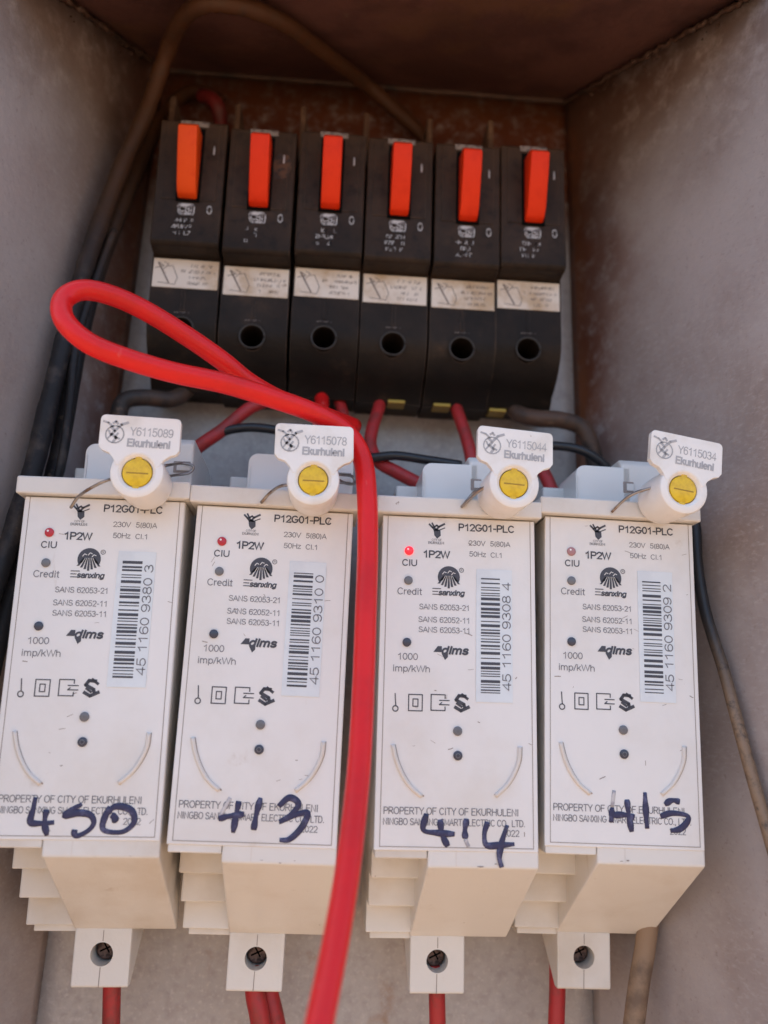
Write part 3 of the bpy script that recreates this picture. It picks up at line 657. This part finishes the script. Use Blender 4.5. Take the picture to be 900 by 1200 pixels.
# ------------------------------------------------------------------ the seals hanging on the terminal covers
def build_seal():
    "origin at the back centre of the barrel; front face at y -.42"
    r = thing('meter_seal', '-', 'seal', (0, 0, 0), 0, 'white twist seals')
    bm = bmesh.new(); cyl(bm, (0, 0), .086, -.42, -.24, 40, .010, r1=.083, inner=.050); smooth_all(bm, 40); ba = obj('barrel', bm, M['seal'], r); bm = bmesh.new(); cyl(bm, (0, .012), .048, -.245, -.06, 28); smooth_all(bm, 40); obj('barrel_stem', bm, M['seal'], ba)
    bm = bmesh.new(); cyl(bm, (0, 0), .0475, -.4135, -.36, 32, .004); smooth_all(bm, 40); co = obj('yellow_core', bm, M['yellow'], r)
    bm = bmesh.new()
    for sgn in (-1, 1): box(bm, -.011, .011, -.4130, -.36, sgn*.048-.008, sgn*.048+.008, .003)
    obj('core_key', bm, M['yellow'], co)
    P = Print(-.4142); P.rect(-.034, .036, -.0045, .0); obj('core_slot', P.mesh('core_slot'), M['slot'], co)
    bm = bmesh.new()
    def rc(cx, cz, rad, a0, a1, n=5): return [(cx+rad*math.cos(math.radians(a0+(a1-a0)*k/n)), cz+rad*math.sin(math.radians(a0+(a1-a0)*k/n))) for k in range(n+1)]
    R2 = .016
    pts = rc(.125-R2, .186-R2, R2, 90, 0)[::1] + [(.128, .078), (.118, .064), (.100, .058), (.080, .042), (.068, .020)] + [(.062*math.cos(math.radians(a_)), .062*math.sin(math.radians(a_))) for a_ in range(18, 163, 9)] + [(-.068, .020), (-.080, .042), (-.095, .058), (-.118, .066), (-.130, .080)] + rc(-.132+R2, .186-R2, R2, 180, 90)
    plate(bm, pts, -.4215, -.400, .002); fl = obj('flag', bm, M['seal'], r)
    return r
seal0 = build_seal(); seals = [seal0] + [copy_tree(seal0) for _ in range(3)]
snum = ['Y6115089', 'Y6115078', 'Y6115044', 'Y6115034']
score = [(160, 553), (367, 562), (603, 566), (802, 573)]
srot = [(0.0, -.015, 0.0), (0, .0, 0), (0, -.045, .06), (0, -.13, .09)]    # tilt in plane (toward cw), yaw
slab = ['white seal with yellow core and tag numbered Y6115089, on the leftmost meter', 'white seal with yellow core and tag numbered Y6115078, beside the thick red cable',
        'white seal with yellow core and tag numbered Y6115044, on the meter marked 414', 'tilted white seal with yellow core and tag numbered Y6115034, on the rightmost meter']
wires = [  # seal wire: pixel points with depth
  [[(83, 595, -.89), (92, 582, -.92), (108, 571, -.96), (128, 562, -.98), (150, 560, -.90)], [(186, 560, -.95), (205, 557, -.80), (222, 554, -.76), (226, 546, -.76), (212, 543, -.76), (192, 546, -.9)]],
  [[(306, 589, -.89), (316, 578, -.92), (328, 570, -.96), (342, 568, -.98), (360, 566, -.9)], [(395, 562, -.95), (408, 567, -.8), (416, 566, -.76), (412, 558, -.76), (396, 556, -.9)]],
  [[(541, 594, -.89), (548, 587, -.92), (558, 578, -.96), (572, 568, -1.0)], [(543, 592, -.89), (556, 577, -.90), (572, 569, -.97), (584, 566, -.9)]],
  [[(717, 600, -.89), (728, 589, -.92), (742, 579, -.96), (770, 570, -1.0), (785, 570, -.9)], [(734, 584, -.90), (748, 576, -.92), (768, 573, -.98)]]]
for i, sl_ in enumerate(seals):
    p = at(*score[i], -1.07)
    e = Matrix.Rotation(srot[i][2]*.8, 3, 'Z') @ Matrix.Rotation(-srot[i][1], 3, 'Y')
    sl_.rotation_euler = e.to_euler()
    back = p - (e @ Vector((0, -.42, 0)))
    sl_.location = back*S; sl_['label'] = slab[i]; sl_['category'] = 'seal'
    flag = [c for c in sl_.children if c.name.startswith('flag')][0]
    P = Print(-.4222); light_emblem(P, -.082, .124, .040); P.text(snum[i], -.032, .121, .135, .026); obj('serial_print', P.mesh('serial_print'), M['sealink'], flag)
    P = Print(-.4222); P.text('Ekurhuleni', -.038, .084, .135, .023, bold=.02); obj('city_print', P.mesh('city_print'), M['sealink'], flag)
    inv = Matrix.LocRotScale(sl_.location, sl_.rotation_euler, None).inverted()
    for wv in wires[i]:
        bm = bmesh.new(); tube(bm, [at(*q) for q in wv], .0055 if i != 3 else .005, n=7, per=6); bm.transform(inv)
        obj('seal_wire', bm, M['wire'], sl_)

# ------------------------------------------------------------------ circuit breakers
GX = [-.9, -.6030, -.3031, -.0107, .2846, .5715, .867]
GZ = [2.040, 2.024, 2.038, 2.030, 2.026, 2.042, 2.065]
BW = .286
def squig(P, x, z, l, h, rnd, worn=.08):
    "a line of print too small and worn to read"
    cw = h*.62; n = max(3, int(l/(cw*1.3))); lw = h*.17
    for k in range(n):
        px = x+k*l/n
        if rnd.random() < worn or rnd.random() < .12: continue
        for _ in range(rnd.choice((2, 2, 3))):
            q = rnd.random(); dz = z+rnd.choice((0, .5, 1))*h
            if q < .45: xx = px+rnd.choice((0, cw)); P.line([(xx, z), (xx, z+h)], lw)
            elif q < .8: P.line([(px, dz), (px+cw, dz)], lw)
            else: P.line([(px, z), (px+cw, z+h)], lw)
def breaker_print(r, seed):
    "worn rating lines and the pictogram label, different on every breaker"
    rnd = random.Random(seed); worn = .75 if seed == 1 else .06
    P = Print(-.5012)
    for k, (l, dx) in enumerate(((.078, .095), (.085, .088), (.074, .092))): squig(P, dx+rnd.uniform(-.003, .003), -.488-k*.029, l, .016, rnd, worn)
    o = obj('rating_lines', P.mesh('rating_lines'), M['bprint'], r, kind='stuff'); o.location.z = 1.2*S
    P = Print(-.4045); X, Z = .018+rnd.uniform(-.003, .003), -.672
    P.line([(X+.015, Z-.045), (X+.085, Z-.052), (X+.095, Z-.02), (X+.072, Z+.035), (X+.05, Z+.03)], .0028); P.line([(X+.012, Z+.045), (X+.06, Z-.045)], .0065)
    P.line([(X+.0, Z+.02), (X+.035, Z+.03), (X+.015, Z+.045)], .0035); P.line([(X+.03, Z+.01), (X+.055, Z+.04), (X+.035, Z+.05)], .0028)
    for k, (l, dx) in enumerate(((.10, .155), (.145, .125), (.095, .15), (.085, .155))): squig(P, dx, -.640-k*.027, l, .012, rnd)
    lb = [c for c in r.children if c.name.startswith('warning_label')][0]
    obj('label_print', P.mesh('label_print'), M['lprint'], lb)
def build_breaker():
    "local: x 0..BW, z 0 = top of the face, origin handled by the caller"
    r = thing('circuit_breaker', '-', 'circuit breaker', (0, 0, 0), 0, 'black circuit breakers in a row')
    # lower body: front face then curving back to the plate
    prof = [(-.40, -.55), (-.40, -.88)]
    for k in range(1, 7):
        a = math.radians(k*9); prof.append((-.40+.40*(1-math.cos(a)), -.88-.235*math.sin(a)))
    prof += [(-.20, -1.118), (-.0, -1.10), (0, -.1), (-.30, -.1), (-.30, -.55)]
    bm = bmesh.new(); prism(bm, prof, 0, BW, .0); ct = bmesh.new(); cyl(ct, (.141, -.920), .0500, -.60, -.14, 30); bm = carve(bm, ct); smooth_all(bm, 30); obj('lower_body', bm, M['black'], r)
    bm = bmesh.new(); prism(bm, [(-.50, -.012), (-.50, -.575), (-.487, -.590), (-.405, -.597), (-.02, -.597), (-.02, .0), (-.488, .0)], .002, BW-.002, .006); up = obj('upper_body', bm, M['black'], r)
    bm = bmesh.new(); box(bm, .03, BW-.03, -.5035, -.4990, -.385, -.02, .001); obj('switch_plate', bm, M['black'], r)
    # toggle in its slot
    bm = bmesh.new(); box(bm, .092, .192, -.5055, -.5030, -.395, -.045, .002); obj('toggle_slot', bm, M['hole'], r)
    bm = bmesh.new()
    prism(bm, [(-.505, -.075), (-.610, -.100), (-.640, -.128), (-.622, -.20), (-.568, -.345), (-.540, -.376), (-.505, -.385)], .102, .182, .007)
    smooth_all(bm, 30); obj('toggle', bm, M['orange'], r)
    # print
    bm = bmesh.new(); box(bm, .085, .205, -.5045, -.5030, -.034, -.008, .001); obj('name_strip', bm, M['bstrip'], r)
    P = Print(-.5052); rnd = random.Random(3)
    P.rect(.232, .238, -.165, -.125); obj('on_mark', P.mesh('on_mark'), M['bprint'], r)
    P = Print(-.5012); P.line([(.235+.009*math.cos(k*.524), -.425+.018*math.sin(k*.524)) for k in range(12)], .0048, True); obj('off_mark', P.mesh('off_mark'), M['bprint'], r)
    P = Print(-.5012)
    x0, x1, z0, z1 = .104, .172, -.452, -.404
    P.line([(x0+.012, z0), (x1-.004, z0), (x1, z0+.01), (x1, z1-.006), (x1-.01, z1), (x0+.006, z1), (x0, z1-.012), (x0+.004, z0+.01)], .005, True)
    P.rect(x0+.004, x1-.004, z1-.010, z1-.002); P.rect(x0+.008, x1-.010, z0+.001, z0+.008)
    P.text('CBI', x0+.008, z0+.013, .052, .025, bold=.008)
    obj('badge_print', P.mesh('badge_print'), M['bprint'], r)
    # cream label
    bm = bmesh.new(); box(bm, .006, BW-.006, -.4035, -.4000, -.738, -.606, .0015, 1); lb = obj('warning_label', bm, M['label'], r)
    # shallow rib above the hole and the screw hole
    bm = bmesh.new(); box(bm, .132, .150, -.4035, -.3990, -.84, -.745, .0015); obj('centre_rib', bm, M['black'], r)
    P = Print(-.4040); squig(P, .108, -.852, .065, .006, rnd); obj('torque_print', P.mesh('torque_print'), M['bstrip'], r)
    bm = bmesh.new(); tube(bm, [Vector((.141+.052*math.cos(k*math.pi/14), -.400, -.920+.052*math.sin(k*math.pi/14))) for k in range(29)], .0042, n=6, smooth=False); obj('hole_rim', bm, M['rim'], r)
    bm = bmesh.new(); cyl(bm, (.141, -.920), .0485, -.20, -.142, 30); obj('screw_hole_shade', bm, M['hole'], r)
    # partition fin standing behind the top
    bm = bmesh.new(); box(bm, -.018, .008, -.30, -.01, -.1, .27, .005); obj('partition_fin', bm, M['fin'], r)
    return r
br0 = build_breaker(); brs = [br0] + [copy_tree(br0) for _ in range(5)]
blab = ['black circuit breaker with orange toggle, leftmost, screw hole half hidden by red loop',
        'black circuit breaker, second from the left, brown stain beside its orange toggle',
        'black circuit breaker, third from the left, two red wires leaving its foot',
        'black circuit breaker, fourth from the left, one red wire at its foot',
        'black circuit breaker, fifth from the left, directly left of the rightmost breaker',
        'black circuit breaker, rightmost of six, brown cable leaving its foot']
for j, b in enumerate(brs):
    b.location = Vector((GX[j]+.006, 0, GZ[j]))*S; b['label'] = blab[j]; b['category'] = 'circuit breaker'
    # origins: shift up to the foot
    b.location.z -= 1.2*S
    for ch in b.children: ch.location.z += 1.2*S
    breaker_print(b, j)
    if j == 0:
        ch = [c for c in b.children if c.name.startswith('toggle') and not c.name.startswith('toggle_slot')][0]
        ch.data = ch.data.copy(); ch.data.materials.clear(); ch.data.materials.append(M['orange2']); ch['label'] = 'paler orange toggle'
# worn brown scuff beside the second toggle
M['scuff'] = mat('brown_rust_smear', (.10, .045, .02), .7, var=[((.03, .018, .012), 260, .42, .6)])
P = Print(-.5043); rs = random.Random(5); c = (.225, -.185)
pts = [(c[0]+(.036+.012*rs.random())*math.cos(k*.45), c[1]+1.2+(.05+.03*rs.random())*math.sin(k*.45)) for k in range(14)]
P.add(pts, [tuple(range(14))])
obj('rust_scuff', P.mesh('rust_scuff'), M['scuff'], brs[1])
# brass busbar tips poking out under three breakers
for n_, (px, py, lab) in enumerate([(464, 473, 'brass tip under the fourth breaker, behind a red wire'), (517, 477, 'brass tip under the fifth breaker, left of its red wire'), (582, 483, 'brass tip under the rightmost breaker, beside the brown cable')]):
    c = at(px, py, -.20); bm = bmesh.new(); box(bm, -.038, .038, -.03, .05, -.008, .008, .003)
    o = obj('busbar_tip', bm, M['brass']); o.location = c*S; o['label'] = lab; o['category'] = 'busbar tip'; o['group'] = 'brass busbar tips'

# ------------------------------------------------------------------ cables and wires
def cable(name, label, cat, px_pts, r, m_, n=16, group=None, wob=0.0, per=8):
    "px_pts: (pixel x, pixel y, depth)"
    pts = [at(*q) for q in px_pts]; c = sum(pts, Vector())/len(pts); c.z = min(p.z for p in pts)
    bm = bmesh.new(); tube(bm, [p-c for p in pts], r, n=n, per=per, wob=wob)
    o = obj(name, bm, M[m_]); o.location = c*S; o['label'] = label; o['category'] = cat
    if group: o['group'] = group
    return o
# thick red cable: loop on the left, then down between the second and third meters
cable('red_cable', 'thick red cable looped at the left and running down between the two middle meters', 'cable',
  [(415, 500, -.55), (372, 484, -.75), (330, 469, -.85), (292, 448, -.92), (262, 424, -.98), (222, 396, -1.02), (172, 365, -1.06), (130, 346, -1.10), (96, 340, -1.13),
   (74, 352, -1.16), (76, 376, -1.19), (104, 402, -1.20), (150, 421, -1.18), (205, 437, -1.15), (262, 449, -1.12), (318, 466, -1.08), (368, 484, -1.02), (404, 505, -.98),
   (424, 536, -.97), (430, 580, -1.0), (431, 640, -1.04), (429, 710, -1.10), (426, 800, -1.14), (421, 895, -1.22), (410, 1000, -1.34), (394, 1100, -1.47), (374, 1200, -1.61), (362, 1270, -1.70)],
  .0340, 'red', 20)
BC = 'cables of the black bundle on the left'
cable('black_cable', 'dusty black cable arching under the roof and ending behind the fourth breaker', 'cable',
  [(-40, 780, -.80), (-8, 690, -.74), (36, 560, -.66), (58, 470, -.62), (78, 390, -.58), (104, 300, -.52), (139, 205, -.44), (172, 130, -.44), (196, 60, -.56), (214, 22, -.76), (240, 5, -.88), (280, 7, -.88), (330, 26, -.76), (380, 62, -.50), (430, 100, -.20), (478, 142, -.12), (500, 165, -.1)],
  .036, 'cblack', 16, BC, .12)
cable('black_cable', 'second black cable pressed against the right of the arching one, ending beside the first breaker', 'cable',
  [(-12, 790, -.70), (18, 680, -.64), (62, 560, -.55), (80, 470, -.52), (95, 390, -.49), (121, 300, -.42), (158, 205, -.30), (188, 142, -.16), (215, 112, -.10), (240, 108, -.08), (262, 122, -.05)],
  .034, 'cblack', 16, BC, .06)
cable('black_cable', 'thin black cable on the left edge of the bundle beside the first meter', 'cable',
  [(-60, 800, -.72), (-12, 690, -.68), (22, 610, -.62), (44, 520, -.56), (62, 440, -.54), (82, 360, -.50), (106, 290, -.44)], .018, 'cblack', 12, BC)
cable('black_cable', 'thin black cable running inside the bundle, below the red loop', 'cable',
  [(20, 740, -.60), (52, 620, -.60), (72, 540, -.62), (82, 470, -.60), (90, 400, -.57), (112, 330, -.52), (134, 270, -.46)], .016, 'cblack', 12, BC)
cable('red_wire', 'short dark red wire behind the top of the first breaker', 'wire', [(236, 112, -.16), (248, 116, -.2), (256, 128, -.2), (260, 150, -.15)], .034, 'rdark', 12)
cable('brown_cable', 'brown and black cable bending left from the foot of the first breaker', 'cable',
  [(222, 440, -.10), (218, 458, -.16), (200, 468, -.22), (170, 466, -.26), (146, 470, -.28), (138, 490, -.28), (132, 530, -.25), (128, 580, -.2)], .036, 'cbrown', 14)
cable('brown_cable', 'brown cable bending right from the last breaker foot and down behind a meter', 'cable',
  [(596, 455, -.10), (604, 482, -.18), (628, 490, -.24), (656, 492, -.26), (680, 500, -.26), (692, 520, -.26), (699, 560, -.24), (704, 640, -.22), (706, 720, -.2)],
  .038, 'cbrown', 14)
cable('tan_cable', 'stout tan dusty cable hanging below the rightmost meter', 'cable',
  [(766, 1000, -.38), (762, 1060, -.38), (756, 1110, -.38), (748, 1160, -.40), (738, 1240, -.42)], .038, 'ctan', 16)
G_ = 'thin black wires behind the meters'
cable('black_wire', 'thin black wire between the first and second meters, above their lips', 'wire', [(205, 560, -.2), (232, 525, -.3), (256, 508, -.34), (290, 501, -.36), (330, 505, -.36), (380, 515, -.34)], .019, 'cthin', 12, G_)
cable('black_wire', 'thin black wire from the thick red cable to the third meter', 'wire', [(400, 528, -.36), (432, 536, -.38), (464, 534, -.40), (500, 539, -.40), (540, 545, -.38)], .019, 'cthin', 12, G_)
cable('black_wire', 'thin black wire curving between the third and fourth meters', 'wire', [(610, 520, -.3), (645, 522, -.36), (676, 526, -.40), (700, 538, -.40), (716, 556, -.38), (724, 590, -.3)], .019, 'cthin', 12, G_)
cable('black_wire', 'thin wire down the right wall, black beside the rightmost meter, tan with dust below', 'wire',
  [(800, 560, -.64), (814, 612, -.66), (817, 660, -.70), (825, 710, -.73), (836, 748, -.76), (848, 785, -.79), (862, 838, -.83), (880, 905, -.87), (900, 975, -.91), (930, 1080, -.97)], .021, 'cmix', 12)
RG = 'red wires between the breakers and the meters'
cable('red_wire', 'red wire slanting from behind the thick cable to the first meter', 'wire', [(310, 470, -.30), (290, 480, -.32), (262, 503, -.34), (236, 521, -.36), (205, 545, -.34)], .028, 'redd', 12, RG)
cable('red_wire', 'bright red wire at the left of the third breaker foot', 'wire', [(377, 452, -.15), (377, 470, -.2), (376, 490, -.26), (370, 530, -.3), (366, 570, -.3)], .032, 'red', 12, RG)
cable('red_wire', 'dusty red wire at the right of the third breaker foot', 'wire', [(392, 452, -.12), (399, 475, -.16), (404, 498, -.2), (402, 540, -.2)], .026, 'redd', 12, RG)
cable('red_wire', 'wavy red wire from the fourth breaker down to the third meter', 'wire', [(447, 455, -.12), (444, 478, -.2), (437, 500, -.26), (434, 522, -.3), (444, 541, -.34), (466, 554, -.38), (496, 570, -.4), (515, 585, -.4)], .028, 'redd', 12, RG)
cable('red_wire', 'straight red wire from the fifth breaker down behind the seal Y6115044', 'wire', [(529, 460, -.12), (536, 482, -.2), (545, 508, -.26), (552, 535, -.3), (556, 570, -.3)], .028, 'redd', 12, RG)
cable('red_wire', 'short red wire between the third and fourth meter tops', 'wire', [(615, 520, -.3), (632, 545, -.34), (643, 566, -.38), (652, 590, -.4)], .028, 'redd', 12, RG)
FG = 'red wires leaving the feet of the meters'
cable('red_wire', 'leftmost red wire at the bottom, below the meter marked 450', 'wire', [(131, 1130, -.26), (131, 1165, -.26), (129, 1250, -.26)], .032, 'redd', 12, FG)
cable('red_wire', 'red wire leaving the foot of the meter marked 413, left one of the pair', 'wire', [(298, 1130, -.26), (299, 1163, -.27), (304, 1190, -.28), (312, 1240, -.28)], .037, 'redd', 12, FG)
cable('red_wire', 'red wire leaving the foot of the meter marked 413, right one of the pair', 'wire', [(310, 1130, -.20), (314, 1163, -.21), (320, 1190, -.22), (330, 1240, -.22)], .040, 'redd', 12, FG)
cable('red_wire', 'single red wire below the terminal of the third meter, marked 414', 'wire', [(512, 1130, -.26), (512, 1166, -.26), (514, 1250, -.26)], .031, 'redd', 12, FG)
cable('red_wire', 'red wire below the rightmost meter, left of the stout tan cable', 'wire', [(653, 1120, -.22), (653, 1165, -.24), (650, 1250, -.26)], .031, 'redd', 12, FG)
